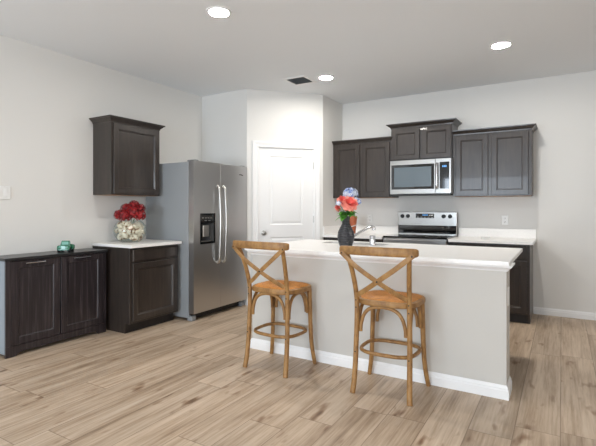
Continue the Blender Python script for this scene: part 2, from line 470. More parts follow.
def vent_at():
    w_ = 0.15
    bm = new()
    for a in ((-w_,w_,-w_,-w_+0.035),(-w_,w_,w_-0.035,w_),(-w_,-w_+0.035,-w_+0.035,w_-0.035),(w_-0.035,w_,-w_+0.035,w_-0.035)):
        bx(bm, a[0], a[1], a[2], a[3], -0.009, 0.0, 0.002)
    obj('frame', bm, 'trim', vt)
    obj('backing', box(-w_+0.034, w_-0.034, -w_+0.034, w_-0.034, -0.002, 0.0), 'slot', vt)
    for k in range(7):
        y = -0.096+k*0.032
        bm = new(); bx(bm, -w_+0.035, w_-0.035, -0.011, 0.011, -0.0007, 0.0007)
        bmesh.ops.rotate(bm, verts=bm.verts[:], cent=(0,0,0), matrix=Matrix.Rotation(R(38), 3, 'X'))
        bmesh.ops.translate(bm, verts=bm.verts[:], vec=(0, y, -0.009))
        obj('louver', bm, 'fridge_side', vt)
vent_at()

# ---------------------------------------------------------------- upper cabinets
CROWN = [(0.0,0.0),(0.004,0.0),(0.006,0.012),(0.014,0.020),(0.030,0.036),(0.036,0.042),(0.044,0.044),(0.046,0.056),(0.0,0.056)]
def upper(label, loc, rz, w_, z0, z1, d, doors, left=True, right=True, stile=0.02, crown_s=1.0, group=None):
    t = thing('wall_cabinet', label, 'cabinet', loc, rz, group)
    yb = -(d-0.02)
    obj('body', box(0, w_, yb, -0.001, z0, z1, bev=0.0015), 'cab', t)
    obj('underside', box(0.012, w_-0.012, yb+0.012, -0.012, z0-0.002, z0+0.004), 'cab_under', t)['label'] = 'pale raw wood underside'
    for a, b in doors:
        obj('door', door_bm(a, b, z0+0.012, z1-0.018, yb), 'cab', t)
    obj('crown_moulding', crown_bm(w_, d-0.02, [(o_*crown_s, z1-0.004+z_) for o_, z_ in CROWN], left, right), 'cab', t)
    return t
upper('dark stained two-door wall cabinet in the corner beside the pantry wall, left of the microwave', (-2.774, YB, 0), 0, 0.851, 1.392, 2.136, 0.33,
      [(0.030,0.408),(0.436,0.832)], left=False, group='wall cabinets on the range wall')
upper('small raised dark two-door wall cabinet directly above the microwave', (-1.920, YB, 0), 0, 0.775, 1.862, 2.288, 0.345,
      [(0.016,0.376),(0.404,0.762)], group='wall cabinets on the range wall', crown_s=1.15)
upper('dark stained two-door wall cabinet right of the microwave, its doors showing a blue sheen', (-1.142, YB, 0), 0, 0.855, 1.392, 2.140, 0.33,
      [(0.034,0.400),(0.436,0.822)], left=False, group='wall cabinets on the range wall')
upper('single dark one-door wall cabinet hung above the flower bowl, left of the fridge', (XL, 2.872, 0), R(90), 0.632, 1.388, 2.140, 0.32,
      [(0.020,0.612)])

# ---------------------------------------------------------------- base cabinets
def base_cab(label, loc, rz, w_, d, ztop, cols, toe=0.07, sides=True, tk=0.1):
    """cols = [(x0, x1, [(kind, z0, z1)])]"""
    t = thing('base_cabinet', label, 'cabinet', loc, rz)
    yb = -(d-0.02)
    bm = new(); bx(bm, 0, w_, yb, -0.001, tk, ztop, bev=0.0015); bx(bm, 0.0004, 0.018, yb+toe, -0.001, 0, tk+0.002); bx(bm, w_-0.018, w_-0.0004, yb+toe, -0.001, 0, tk+0.002)
    obj('body', bm, 'cab', t)
    bm = new(); bx(bm, 0.0182, w_-0.0182, yb+toe, -0.001, 0, tk)
    obj('toe_kick', bm, 'cab_dark', t)
    for x0, x1, fr in cols:
        for kind, z0, z1 in fr:
            if kind == 'door': obj('door', door_bm(x0, x1, z0, z1, yb), 'cab', t)
            else: obj('drawer', slab_front(x0, x1, z0, z1, yb), 'cab', t)
    return t
LC = 0.885
base_cab('dark stained base cabinet with one drawer and one door, left of the fridge', (XL, 2.868, 0), R(90), 0.640, 0.610, LC-0.030,
         [(0.030, 0.612, [('drawer', 0.715, 0.835), ('door', 0.125, 0.697)])])
cb = obj('countertop', box(0, 0.668, -0.640, -0.001, LC-0.030, LC, bev=0.003, seg=2), 'quartz')
cb.location = (XL, 2.850, 0); cb.rotation_euler = (0,0,R(90)); tag(cb, 'short white countertop under the glass bowl, left of the fridge', 'countertop')
BC = 0.890
# back wall: left run from the pantry wall to the range
base_cab('dark base cabinet between the pantry wall and the range, mostly behind the island', (-2.774, YB, 0), 0, 0.846, 0.625, BC-0.032,
         [(0.02, 0.415, [('drawer', 0.70, 0.84), ('door', 0.12, 0.68)]), (0.43, 0.826, [('drawer', 0.70, 0.84), ('door', 0.12, 0.68)])])
base_cab('dark base cabinet right of the range with end panel facing the open floor', (-1.127, YB, 0), 0, 0.836, 0.625, BC-0.032,
         [(0.02, 0.405, [('drawer', 0.70, 0.84), ('door', 0.12, 0.68)]), (0.425, 0.808, [('drawer', 0.70, 0.84), ('door', 0.12, 0.68)])], toe=0.055)
def counter_L(x0, x1, label, side_splash):
    t = thing('countertop', label, 'countertop', (x0, YB, 0))
    obj('slab', box(0, x1-x0, -0.645, -0.001, BC-0.032, BC, bev=0.003, seg=2), 'quartz', t)
    obj('backsplash', box(0 if not side_splash else 0.0, x1-x0, -0.021, -0.001, BC, BC+0.108, bev=0.002), 'quartz', t)
    if side_splash: obj('backsplash', box(0, 0.02, -0.625, -0.021, BC, BC+0.108, bev=0.002), 'quartz', t)
counter_L(-2.775, -1.924, 'white countertop with backsplash left of the range, running into the pantry corner', True)
counter_L(-1.130, -0.256, 'white countertop with backsplash right of the range, holding the small white dish', False)

# ---------------------------------------------------------------- island
IX0, IX1 = -2.372, -0.309
IY = 3.165
isl = thing('kitchen_island', 'painted kitchen island with a grey panelled knee wall and white baseboard, stools in front', 'island', (0,0,0))
IT = 0.905
obj('knee_wall', box(IX0, IX1, IY, IY+0.20, 0, IT-0.030), 'island_paint', isl)
def ring_mould(prof, x0, x1, y0, y1):
    bm = new(); rings = []
    for o_, z_ in prof:
        rings.append([bm.verts.new(p) for p in ((x0-o_,y1,z_),(x0-o_,y0-o_,z_),(x1+o_,y0-o_,z_),(x1+o_,y1,z_))])
    for a, b in zip(rings, rings[1:]):
        for k in range(3): bm.faces.new((a[k], a[k+1], b[k+1], b[k]))
    # inner return and ends
    n = len(prof)
    for k in (0, 3): 
        pass
    inn = [[bm.verts.new(p) for p in ((x0,y1,z_),(x0,y0,z_),(x1,y0,z_),(x1,y1,z_))] for z_ in (prof[0][1], prof[-1][1])]
    for (rg, q) in ((rings[0], inn[0]), (rings[-1], inn[1])):
        for k in range(3): bm.faces.new((rg[k], rg[k+1], q[k+1], q[k]))
    for k in (0, 3): bm.faces.new([r[k] for r in rings]+[inn[1][k], inn[0][k]])
    return bm
obj('baseboard', ring_mould([(0.016,0.0005),(0.016,0.056),(0.012,0.064),(0.012,0.072),(0.006,0.084),(0.004,0.090)], IX0, IX1, IY, IY+0.2), 'trim', isl)['label'] = 'white moulded baseboard'
obj('trim_moulding', ring_mould([(0.008,0.836),(0.010,0.842),(0.016,0.850),(0.030,0.860),(0.034,0.864),(0.036,0.8748)], IX0, IX1, IY, IY+0.2), 'trim', isl)['label'] = 'white moulding under the countertop'
# cabinets behind the knee wall, set in from its ends, doors facing the range
CX0, CX1, CY1 = IX0+0.02, -0.46, 4.20
bm = new()
bx(bm, CX0, CX1, IY+0.20, CY1-0.02, 0.1, 0.60); bx(bm, CX0, -2.10, IY+0.20, CY1-0.02, 0.60, IT-0.031); bx(bm, -1.38, CX1, IY+0.20, CY1-0.02, 0.60, IT-0.031)
bx(bm, -2.10, -1.38, CY1-0.04, CY1-0.02, 0.60, IT-0.031)
obj('body', bm, 'cab', isl)
obj('toe_kick', box(CX0, CX1, IY+0.20, CY1-0.09, 0, 0.1), 'cab_dark', isl)
nd = 4
for k in range(nd):
    a = CX0+0.01+(CX1-CX0-0.02)*k/nd; b = a+(CX1-CX0-0.02)/nd-0.012
    dm = door_bm(-b, -a, 0.12, 0.85, 0)
    bmesh.ops.rotate(dm, verts=dm.verts[:], cent=(0,0,0), matrix=Matrix.Rotation(PI, 3, 'Z'))
    bmesh.ops.translate(dm, verts=dm.verts[:], vec=(0, CY1-0.02, 0))
    obj('door', dm, 'cab', isl)
ou = obj('outlet', box(IX1-0.0005, IX1+0.006, IY+0.055, IY+0.13, 0.60, 0.72, bev=0.0015), 'white_plastic', isl); ou['label'] = 'white outlet plate on the end of the island'
# countertop with a sink cut-out
SX0, SX1, SY0, SY1 = -2.06, -1.42, 3.87, 4.12
t = thing('island_countertop', 'long white countertop slab on the island, cut out for a sink', 'countertop', (0,0,0))
TX0, TX1, TY0, TY1 = -2.418, -0.287, 3.11, 4.23
def slab_hole():
    bm = new()
    xs = [TX0, SX0, SX1, TX1]; ys = [TY0, SY0, SY1, TY1]; vd = {}
    def V(i, j, z):
        k = (i, j, z)
        if k not in vd: vd[k] = bm.verts.new((xs[i], ys[j], z))
        return vd[k]
    z0, z1 = IT-0.030, IT
    for i in range(3):
        for j in range(3):
            if i == 1 and j == 1: continue
            bm.faces.new((V(i,j,z1), V(i+1,j,z1), V(i+1,j+1,z1), V(i,j+1,z1)))
            bm.faces.new((V(i,j,z0), V(i,j+1,z0), V(i+1,j+1,z0), V(i+1,j,z0)))
    for i in range(3):
        bm.faces.new((V(i,0,z0), V(i+1,0,z0), V(i+1,0,z1), V(i,0,z1))); bm.faces.new((V(i,3,z0), V(i+1,3,z0), V(i+1,3,z1), V(i,3,z1)))
        bm.faces.new((V(0,i,z0), V(0,i+1,z0), V(0,i+1,z1), V(0,i,z1))); bm.faces.new((V(3,i,z0), V(3,i+1,z0), V(3,i+1,z1), V(3,i,z1)))
    for (a, b) in (((1,1),(2,1)), ((2,1),(2,2)), ((2,2),(1,2)), ((1,2),(1,1))):
        bm.faces.new((V(*a,z0), V(*b,z0), V(*b,z1), V(*a,z1)))
    return bm
so = obj('slab', slab_hole(), 'quartz', t)
bv = so.modifiers.new('bevel', 'BEVEL'); bv.width = 0.003; bv.segments = 2; bv.limit_method = 'ANGLE'
snk = thing('sink', 'undermount stainless sink basin sunk into the island countertop behind the black vase', 'sink', ((SX0+SX1)/2, (SY0+SY1)/2, 0.67))
hx, hy = (SX1-SX0)/2+0.006, (SY1-SY0)/2+0.006
bm = new(); zt = IT-0.0305-0.67
o4 = [(-hx,-hy),(hx,-hy),(hx,hy),(-hx,hy)]; rings = []
for (dx, z) in ((0.012, zt), (0.012, zt-0.003), (0.003,zt-0.003), (0.003, -0.004), (-0.0, -0.004)):
    rings.append([bm.verts.new((x+math.copysign(dx,x), y+math.copysign(dx,y), z)) for x, y in o4])
rings.append([bm.verts.new((x, y, 0.0)) for x, y in o4])
inner = [[bm.verts.new((x, y, z)) for x, y in o4] for z in (zt,)]
for a, b in ((rings[0], rings[1]), (rings[1], rings[2]), (rings[2], rings[3]), (rings[0], inner[0]), (inner[0], rings[5])):
    for k in range(4): bm.faces.new((a[k], a[(k+1)%4], b[(k+1)%4], b[k]))
bm.faces.new(rings[3]); bm.faces.new(rings[5])
for r_ in (rings[4],):
    for v in r_: bm.verts.remove(v)
obj('basin', bm, 'steel', snk)
bm = new(); lathe(bm, [(0,0.001),(0.042,0.001),(0.042,0.004),(0.03,0.002),(0,0.002)], 24, cap=False); obj('drain', bm, 'chrome', snk, True)
# faucet
fx, fy = -1.72, 3.815
fc = thing('faucet', 'low chrome kitchen faucet with angled spout behind the black vase', 'faucet', (fx, fy, IT))
bm = new(); lathe(bm, [(0,0),(0.03,0),(0.03,0.006),(0.024,0.012),(0.021,0.07),(0.023,0.10),(0.017,0.125),(0,0.13)], 24, cap=False)
obj('body', bm, 'chrome', fc, True)
obj('spout', sweep(new(), [(0.0,0.0,0.055),(0.035,0.06,0.09),(0.085,0.16,0.135),(0.12,0.235,0.162),(0.135,0.262,0.158)], lambda f: 0.014-0.002*f, seg=14), 'chrome', fc, True)
bm = new(); cyl(bm, (0.137,0.266,0.162), (0.140,0.270,0.128), 0.016, 16, 0.018); obj('spray_head', bm, 'chrome', fc, True)
obj('lever', sweep(new(), [(0,0,0.125),(-0.004,-0.006,0.14),(0.012,0.01,0.165),(0.05,0.035,0.182)], lambda f: 0.008-0.003*f, 0.004, seg=10), 'nickel', fc, True)
ag = obj('air_gap_cap', lathe(new(), [(0,0),(0.031,0),(0.031,0.004),(0.027,0.008),(0.027,0.085),(0.024,0.092),(0,0.094)], 24, cap=False), 'chrome', None, True)
ag.location = (-1.50, 3.84, IT); tag(ag, 'small chrome cylinder cap standing on the island right of the faucet', 'sink air gap')

# ---------------------------------------------------------------- fridge
FW, FD, FH = 0.952, 0.793, 1.775
fr = thing('refrigerator', 'stainless side-by-side refrigerator with water dispenser, between base cabinet and pantry', 'refrigerator', (XL, 3.543, 0), R(90))
DD = 0.075
obj('body', box(0.004, FW-0.004, -(FD-DD-0.006), -0.02, 0.03, FH-0.012, bev=0.004), 'fridge_side', fr)['label'] = 'grey painted side'
SPL = 0.382*FW
def fdoor(x0, x1, hole=None):
    bm = new(); y0, y1 = -FD, -(FD-DD)
    if hole is None:
        bx(bm, x0, x1, y0, y1, 0.085, FH, bev=0.003, seg=2)
    else:
        a, b, c, d = hole
        xs = [x0, a, b, x1]; zs = [0.085, c, d, FH]; vd = {}
        def V(i, j, y):
            k = (i, j, y)
            if k not in vd: vd[k] = bm.verts.new((xs[i], y, zs[j]))
            return vd[k]
        for i in range(3):
            for j in range(3):
                if i == 1 and j == 1: continue
                bm.faces.new((V(i,j,y0), V(i+1,j,y0), V(i+1,j+1,y0), V(i,j+1,y0)))
        bm.faces.new((V(0,0,y1), V(0,3,y1), V(3,3,y1), V(3,0,y1)))
        for i in range(3):
            for j in (0, 3): pass
        bm.faces.new((V(0,0,y0), V(1,0,y0), V(2,0,y0), V(3,0,y0), V(3,0,y1), V(0,0,y1)))
        bm.faces.new((V(0,3,y0), V(1,3,y0), V(2,3,y0), V(3,3,y0), V(3,3,y1), V(0,3,y1)))
        bm.faces.new((V(0,0,y0), V(0,1,y0), V(0,2,y0), V(0,3,y0), V(0,3,y1), V(0,0,y1)))
        bm.faces.new((V(3,0,y0), V(3,1,y0), V(3,2,y0), V(3,3,y0), V(3,3,y1), V(3,0,y1)))
        # recess
        yi = y0+0.055
        rec = {k: bm.verts.new((xs[k[0]], yi, zs[k[1]])) for k in ((1,1),(2,1),(2,2),(1,2))}
        seq = [(1,1),(2,1),(2,2),(1,2)]
        for k in range(4):
            p, q = seq[k], seq[(k+1)%4]
            bm.faces.new((V(*p,y0), V(*q,y0), rec[q], rec[p]))
        bm.faces.new([rec[k] for k in seq])
    return bm
HX0, HX1, HZ0, HZ1 = 0.118, 0.326, 0.870, 1.075
fd = obj('door', fdoor(0, 0.440, (HX0, HX1, HZ0, HZ1)), 'steel', fr); fd['label'] = 'left freezer door with black dispenser'
fd2 = obj('door', fdoor(0.444, FW), 'steel', fr)
# dispenser
dz0, dz1 = 0.845, 1.190
bm = new()
for a in ((HX0-0.018,HX1+0.018,HZ1,dz1+0.0),(HX0-0.018,HX1+0.018,dz0,HZ0),(HX0-0.018,HX0,HZ0,HZ1),(HX1,HX1+0.018,HZ0,HZ1)):
    bx(bm, a[0], a[1], -FD-0.004, -FD+0.001, a[2], a[3])
dp = obj('dispenser_panel', bm, 'black_gloss', fd)
obj('dispenser_recess', box(HX0+0.0005, HX1-0.0005, -FD+0.046, -FD+0.054, HZ0+0.0005, HZ1-0.0005), 'black', fd)
obj('paddle', box(HX0+0.055, HX1-0.055, -FD+0.022, -FD+0.034, HZ0+0.055, HZ1-0.02, bev=0.004), 'nickel', fd)
bm = new(); bx(bm, HX0+0.02, HX1-0.02, -FD+0.002, -FD+0.045, HZ0+0.001, HZ0+0.008); obj('drip_tray', bm, 'nickel', fd)
for k in range(4): obj('button', box(HX0+0.01+k*0.045, HX0+0.036+k*0.045, -FD-0.0055, -FD-0.003, 1.135, 1.145), 'nickel', fd)
for k in range(2): obj('button', box(HX0+0.05+k*0.06, HX0+0.085+k*0.06, -FD-0.0055, -FD-0.003, 1.105, 1.112), 'nickel', fd)
for x, p_ in ((0.388, fd), (0.488, fd2)):
    bm = new()
    pts = [(x,-FD+0.004,0.61),(x,-FD-0.028,0.625),(x,-FD-0.046,0.71),(x,-FD-0.060,1.06),(x,-FD-0.046,1.40),(x,-FD-0.028,1.49),(x,-FD+0.004,1.505)]
    sweep(bm, pts, 0.019, 0.011, seg=14, up=(0,1,0)); obj('handle', bm, 'chrome' if False else 'nickel', p_, True)
lg = new(); sweep(lg, [(FW-0.16,-FD-0.001,1.665),(FW-0.13,-FD-0.001,1.668),(FW-0.085,-FD-0.001,1.660)], 0.002, 0.006, seg=8); obj('badge', lg, 'slot', fd2)
obj('base_grille', box(0.03, FW-0.03, -(FD-0.075), -(FD-0.10), 0.012, 0.075), 'black', fr)
for x in (0.03, FW-0.055):
    obj('leg', box(x-0.02, x+0.045, -(FD-0.035), -(FD-0.11), 0.0, 0.055, bev=0.006), 'fridge_side', fr)
for x in (0.03, FW-0.055):
    obj('leg', cyl(new(), (x,-0.1,0), (x,-0.1,0.04), 0.02, 12), 'black', fr)
for x in (0.03, FW-0.09): obj('hinge_cover', box(x, x+0.06, -(FD-0.01), -(FD-0.13), FH-0.012, FH+0.012, bev=0.005), 'fridge_side', fr)

# ---------------------------------------------------------------- range
RX, RW = -1.910, 0.768
rg = thing('range', 'freestanding stainless electric range with black glass cooktop and backguard', 'range', (RX, YB, 0))
obj('body', box(0, RW, -0.64, -0.012, 0.06, 0.885, bev=0.003), 'steel_h', rg)
obj('cooktop', box(-0.004, RW+0.004, -0.655, -0.075, 0.885, 0.904, bev=0.005, seg=2), 'black_gloss', rg)['label'] = 'black glass cooktop'
for (cx, cy, r) in ((0.2,-0.5,0.105),(0.57,-0.5,0.085),(0.2,-0.22,0.08),(0.57,-0.22,0.105)):
    bm = new(); lathe(bm, [(r,0.9041),(r,0.9046),(r-0.004,0.9046),(r-0.004,0.9041)], 40, (cx,cy,0), cap=False)
    obj('burner_ring', bm, 'slot', rg)
obj('backguard', box(0, RW, -0.075, -0.012, 0.885, 1.200, bev=0.006, seg=2), 'steel_h', rg)
gp = obj('vent_panel', box(0.006, RW-0.006, -0.082, -0.074, 0.915, 1.022), 'black_gloss', rg); gp['label'] = 'black glass band below the control panel'
obj('control_display', box(0.245, 0.485, -0.079, -0.0745, 1.118, 1.178, bev=0.001), 'black_gloss', rg)
bm = new()
for k in range(4): bx(bm, 0.335+k*0.018, 0.347+k*0.018, -0.0805, -0.0785, 1.150, 1.166)
obj('clock_digits', bm, 'display', rg)
for k in range(5): obj('button', box(0.262+k*0.046, 0.286+k*0.046, -0.0800, -0.0785, 1.128, 1.132), 'nickel', rg)
for k in range(2): obj('button', box(0.42+k*0.028, 0.438+k*0.028, -0.0800, -0.0785, 1.152, 1.160), 'nickel', rg)
for x in (0.062, 0.138, 0.605, 0.685):
    bm = new(); lathe(bm, [(0,0),(0.026,0),(0.025,0.010),(0.020,0.014),(0.018,0.028),(0,0.030)], 20, cap=False)
    bmesh.ops.rotate(bm, verts=bm.verts[:], cent=(0,0,0), matrix=Matrix.Rotation(R(90), 3, 'X')); bmesh.ops.translate(bm, verts=bm.verts[:], vec=(x,-0.075,1.142))
    obj('knob', bm, 'black', rg, True)
od = obj('oven_door', box(0.004, RW-0.004, -0.670, -0.641, 0.20, 0.868, bev=0.005), 'steel_h', rg)
obj('window', box(0.10, RW-0.10, -0.673, -0.669, 0.32, 0.70), 'black_gloss', od)
obj('handle', sweep(new(), [(0.05,-0.668,0.81),(0.055,-0.70,0.81),(0.08,-0.712,0.81),(RW-0.08,-0.712,0.81),(RW-0.055,-0.70,0.81),(RW-0.05,-0.668,0.81)], 0.011, seg=12), 'nickel', od, True)
obj('storage_drawer', box(0.004, RW-0.004, -0.665, -0.641, 0.07, 0.19, bev=0.005), 'steel_h', rg)
for x in (0.05, RW-0.05):
    for y in (-0.58, -0.08): obj('leg', cyl(new(), (x,y,0), (x,y,0.06), 0.018, 12), 'black', rg)

# ---------------------------------------------------------------- microwave
MZ0, MZ1, MW, MD = 1.424, 1.859, 0.768, 0.40
mw = thing('microwave', 'stainless over-the-range microwave with black window hung under the small cabinet', 'microwave', (-1.912, YB, 0))
obj('body', box(0, MW, -(MD-0.03), -0.002, MZ0, MZ1, bev=0.003), 'fridge_side', mw)
md = obj('door', box(0, 0.578, -MD, -(MD-0.029), MZ0+0.004, MZ1-0.0, bev=0.004), 'steel_h', mw)
obj('window_glass', box(0.022, 0.566, -MD-0.002, -MD+0.001, MZ0+0.064, MZ1-0.058, bev=0.001), 'black_gloss', md)
obj('painted_reflection', box(0.060, 0.530, -MD-0.0030, -MD-0.0018, MZ0+0.095, MZ1-0.092), 'reflection_tint', md)['label'] = 'blue grey panel painting a room reflection on the window'  # pale sheet over the black glass, a painted reflection of the room
cpn = obj('control_panel', box(0.580, MW, -MD, -(MD-0.029), MZ0+0.004, MZ1, bev=0.004), 'steel_h', mw)
obj('glass_face', box(0.632, MW-0.022, -MD-0.002, -MD+0.001, MZ0+0.064, MZ1-0.045, bev=0.001), 'black_gloss', cpn)
bm = new()
for k in range(3): bx(bm, 0.665+k*0.018, 0.677+k*0.018, -MD-0.0035, -MD-0.0018, MZ1-0.110, MZ1-0.086)
obj('clock_digits', bm, 'display', cpn)
for r_ in range(5):
    for k in range(3): obj('button', box(0.655+k*0.026, 0.667+k*0.026, -MD-0.003, -MD-0.0018, MZ0+0.09+r_*0.033, MZ0+0.095+r_*0.033), 'slot', cpn)
obj('handle', sweep(new(), [(0.604,-MD+0.002,MZ1-0.062),(0.604,-MD-0.030,MZ1-0.068),(0.604,-MD-0.042,MZ1-0.11),(0.604,-MD-0.042,MZ0+0.12),(0.604,-MD-0.030,MZ0+0.074),(0.604,-MD+0.002,MZ0+0.066)], 0.013, 0.009, seg=12, up=(0,1,0)), 'chrome', md, True)
obj('vent_grille', box(0.01, MW-0.01, -MD+0.02, -0.05, MZ0-0.012, MZ0+0.001), 'black', mw)

# ---------------------------------------------------------------- console (two tilt-out fronts)
cn = thing('console_cabinet', 'low dark two-door storage cabinet standing against the left wall, toy truck on top', 'cabinet', (XL, 1.880, 0), R(90))
CW, CD, CT = 0.935, 0.300, 0.832
obj('body', box(0.016, CW, -(CD-0.02), -0.016, 0.055, CT-0.026, bev=0.001), 'console', cn)
obj('side_panel', box(0.0, 0.0155, -(CD-0.02), -0.016, 0.028, CT-0.026), 'console_side', cn)['label'] = 'pale grey side panel'
obj('top', box(-0.012, CW+0.012, -(CD+0.012), -0.002, CT-0.025, CT, bev=0.003, seg=2), 'console_top', cn)['label'] = 'glossy black top board'
for a, b in ((0.045, 0.462), (0.470, 0.905)):
    d_ = obj('door', rect_rings(new(), a, b, 0.095, CT-0.032, [(0,0),(0,0.017),(0.002,0.019),(0.058,0.019),(0.062,0.013),(0.066,0.011)], -(CD-0.02)), 'console', cn)
    xm = (a+b)/2
    h_ = new(); bx(h_, xm-0.095, xm+0.075, -(CD+0.014), -(CD+0.003), CT-0.060, CT-0.050, bev=0.002); bx(h_, xm-0.09, xm-0.08, -(CD+0.003), -(CD-0.003), CT-0.060, CT-0.050); bx(h_, xm+0.06, xm+0.07, -(CD+0.003), -(CD-0.003), CT-0.060, CT-0.050)
    obj('handle', h_, 'chrome', d_)
def plinth():
    bm = new()
    # front apron with bracket feet
    pts = [(0,0),(0.085,0),(0.095,0.018),(0.125,0.030),(0.16,0.034),(CW-0.16,0.034),(CW-0.125,0.030),(CW-0.095,0.018),(CW-0.085,0),(CW,0),(CW,0.092),(0,0.092)]
    f = [bm.verts.new((x,-(CD),z)) for x,z in pts]; g = [bm.verts.new((x,-(CD-0.0195),z)) for x,z in pts]
    bm.faces.new(f); bm.faces.new(g[::-1]); n = len(pts)
    for k in range(n): bm.faces.new((f[k], f[(k+1)%n], g[(k+1)%n], g[k]))
    return bm
obj('plinth', plinth(), 'console', cn)
for a, b in ((0, 0.044), (0.906, CW)): obj('stile', box(a, b, -CD, -(CD-0.0195), 0.093, CT-0.026), 'console', cn)
for x in (0.0, CW-0.03): obj('leg', box(x, x+0.03, -0.06, -0.016, 0, 0.054), 'console', cn)

# toy truck
def mat_simple(key, rgb, rough=0.4, metal=0.0, coat=0.0): M[key] = base(key, rgb, rough, metal, coat=coat)[0]
mat_simple('green_paint', (14,104,70), 0.3, coat=0.5); mat_simple('tyre', (16,16,18), 0.6)
tt = thing('toy_truck', 'small green toy pickup truck parked on top of the dark console cabinet', 'toy truck', (-4.085, 2.478, CT), math.atan2(-0.654, 0.548)); tt.scale = (0.85, 1.6, 1.42)
def truck_body():
    bm = new()
    bx(bm, -0.080, 0.078, -0.024, 0.024, 0.012, 0.030, bev=0.003)      # chassis
    bx(bm, 0.020, 0.076, -0.017, 0.017, 0.026, 0.047, bev=0.007, seg=3)  # hood
    # bed
    bx(bm, -0.080, -0.018, -0.028, -0.024, 0.026, 0.048, bev=0.001); bx(bm, -0.080, -0.018, 0.024, 0.028, 0.026, 0.048, bev=0.001); bx(bm, -0.080, -0.076, -0.028, 0.028, 0.026, 0.048, bev=0.001)
    return bm
obj('truck_body', truck_body(), 'green_paint', tt)
def cab_t():
    bm = new(); pr_ = [(-0.018,0.028),(0.030,0.028),(0.028,0.046),(0.018,0.070),(0.008,0.074),(-0.010,0.074),(-0.017,0.068)]
    for s, yy in ((1,0.024),(-1,-0.024)): pass
    A = [bm.verts.new((x,-0.026 if z < 0.05 else -0.021,z)) for x,z in pr_]; B = [bm.verts.new((x,0.026 if z < 0.05 else 0.021,z)) for x,z in pr_]
    n = len(pr_); bm.faces.new(A); bm.faces.new(B[::-1])
    for k in range(n): bm.faces.new((A[k], A[(k+1)%n], B[(k+1)%n], B[k]))
    return bm
obj('cab', cab_t(), 'green_paint', tt)
mat_simple('pale_window', (120,172,158), 0.1)
bm = new()
for a, b in (((0.0275,0.049),(0.0195,0.068)),):
    v = [bm.verts.new((a[0]+0.001,-0.019,a[1])), bm.verts.new((a[0]+0.001,0.019,a[1])), bm.verts.new((b[0]+0.001,0.017,b[1])), bm.verts.new((b[0]+0.001,-0.017,b[1]))]
    v2 = [bm.verts.new(p.co-Vector((0.0015,0,0))) for p in v]
    bm.faces.new(v); bm.faces.new(v2[::-1])
    for k in range(4): bm.faces.new((v[k], v[(k+1)%4], v2[(k+1)%4], v2[k]))
bx(bm, -0.006, 0.012, -0.0245, -0.0225, 0.052, 0.066); bx(bm, -0.006, 0.012, 0.0225, 0.0245, 0.052, 0.066)
obj('windshield', bm, 'pale_window', tt)
for s in (-1, 1):
    bm = new(); sweep(bm, [(0.028,s*0.027,0.016),(0.034,s*0.028,0.036),(0.056,s*0.028,0.041),(0.074,s*0.027,0.032),(0.080,s*0.026,0.018)], 0.009, 0.004, seg=8, n=4, up=(0,0,1)); obj('fender', bm, 'green_paint', tt, True)
    bm = new(); sweep(bm, [(-0.072,s*0.030,0.016),(-0.064,s*0.031,0.038),(-0.050,s*0.031,0.042),(-0.034,s*0.031,0.036),(-0.026,s*0.030,0.016)], 0.008, 0.004, seg=8, n=4); obj('fender', bm, 'green_paint', tt, True)
    for x in (0.055, -0.050):
        bm = new(); cyl(bm, (x, s*0.021, 0.017), (x, s*0.035, 0.017), 0.017, 20); obj('wheel', bm, 'tyre', tt)
    bm = new(); bmesh.ops.create_uvsphere(bm, u_segments=12, v_segments=8, radius=0.007, matrix=Matrix.Translation((0.078, s*0.019, 0.034))); obj('headlight', bm, 'pale_window', tt, True)
bm = new(); bx(bm, 0.076, 0.0795, -0.012, 0.012, 0.020, 0.042, bev=0.001); bx(bm, 0.080, 0.085, -0.028, 0.028, 0.013, 0.019, bev=0.002); obj('grille', bm, 'pale_window', tt)

# ---------------------------------------------------------------- wall plates
def outlet(x, label, z=1.045):
    t = thing('wall_outlet', label, 'outlet', (x, YB, z), 0, 'outlets above the back counters')
    obj('cover_plate', box(-0.036, 0.036, -0.007, 0, 0, 0.117, bev=0.003, seg=2), 'white_plastic', t)
    for zz in (0.036, 0.081):
        rc = obj('receptacle', box(-0.017, 0.017, -0.009, -0.006, zz-0.015, zz+0.015, bev=0.003), 'white_plastic', t)
        bm = new(); bx(bm, -0.009, -0.006, -0.0097, -0.0085, zz-0.005, zz+0.006); bx(bm, 0.006, 0.009, -0.0097, -0.0085, zz-0.005, zz+0.006); cyl(bm, (0,-0.0097,zz-0.010), (0,-0.0085,zz-0.010), 0.0025, 8)
        obj('slots', bm, 'slot', rc)
outlet(-0.593, 'white wall outlet above the counter right of the range')
outlet(-2.344, 'white wall outlet above the counter left of the range, beside the flowers')
sp_ = thing('switch_plate', 'white rectangular switch plate on the left wall above the console cabinet', 'wall plate', (XL, 1.885, 1.328), R(90))
obj('cover_plate', box(0, 0.175, -0.010, 0, 0, 0.118, bev=0.004, seg=2), 'white_plastic', sp_)
for k in range(3): obj('rocker', box(0.020+k*0.048, 0.054+k*0.048, -0.0125, -0.009, 0.026, 0.092, bev=0.002), 'white_plastic', sp_)

# small dish on the right counter
bm = new(); lathe(bm, [(0,0.0),(0.034,0.0),(0.045,0.012),(0.052,0.030),(0.049,0.030),(0.042,0.013),(0.030,0.005),(0,0.005)], 28, cap=False)
for k in (0,):
    pass
sdm = obj('small_dish', bm, 'white_plastic', None, True); sdm.location = (-0.76, 5.50, BC); tag(sdm, 'small white dish sitting on the counter right of the range', 'dish')

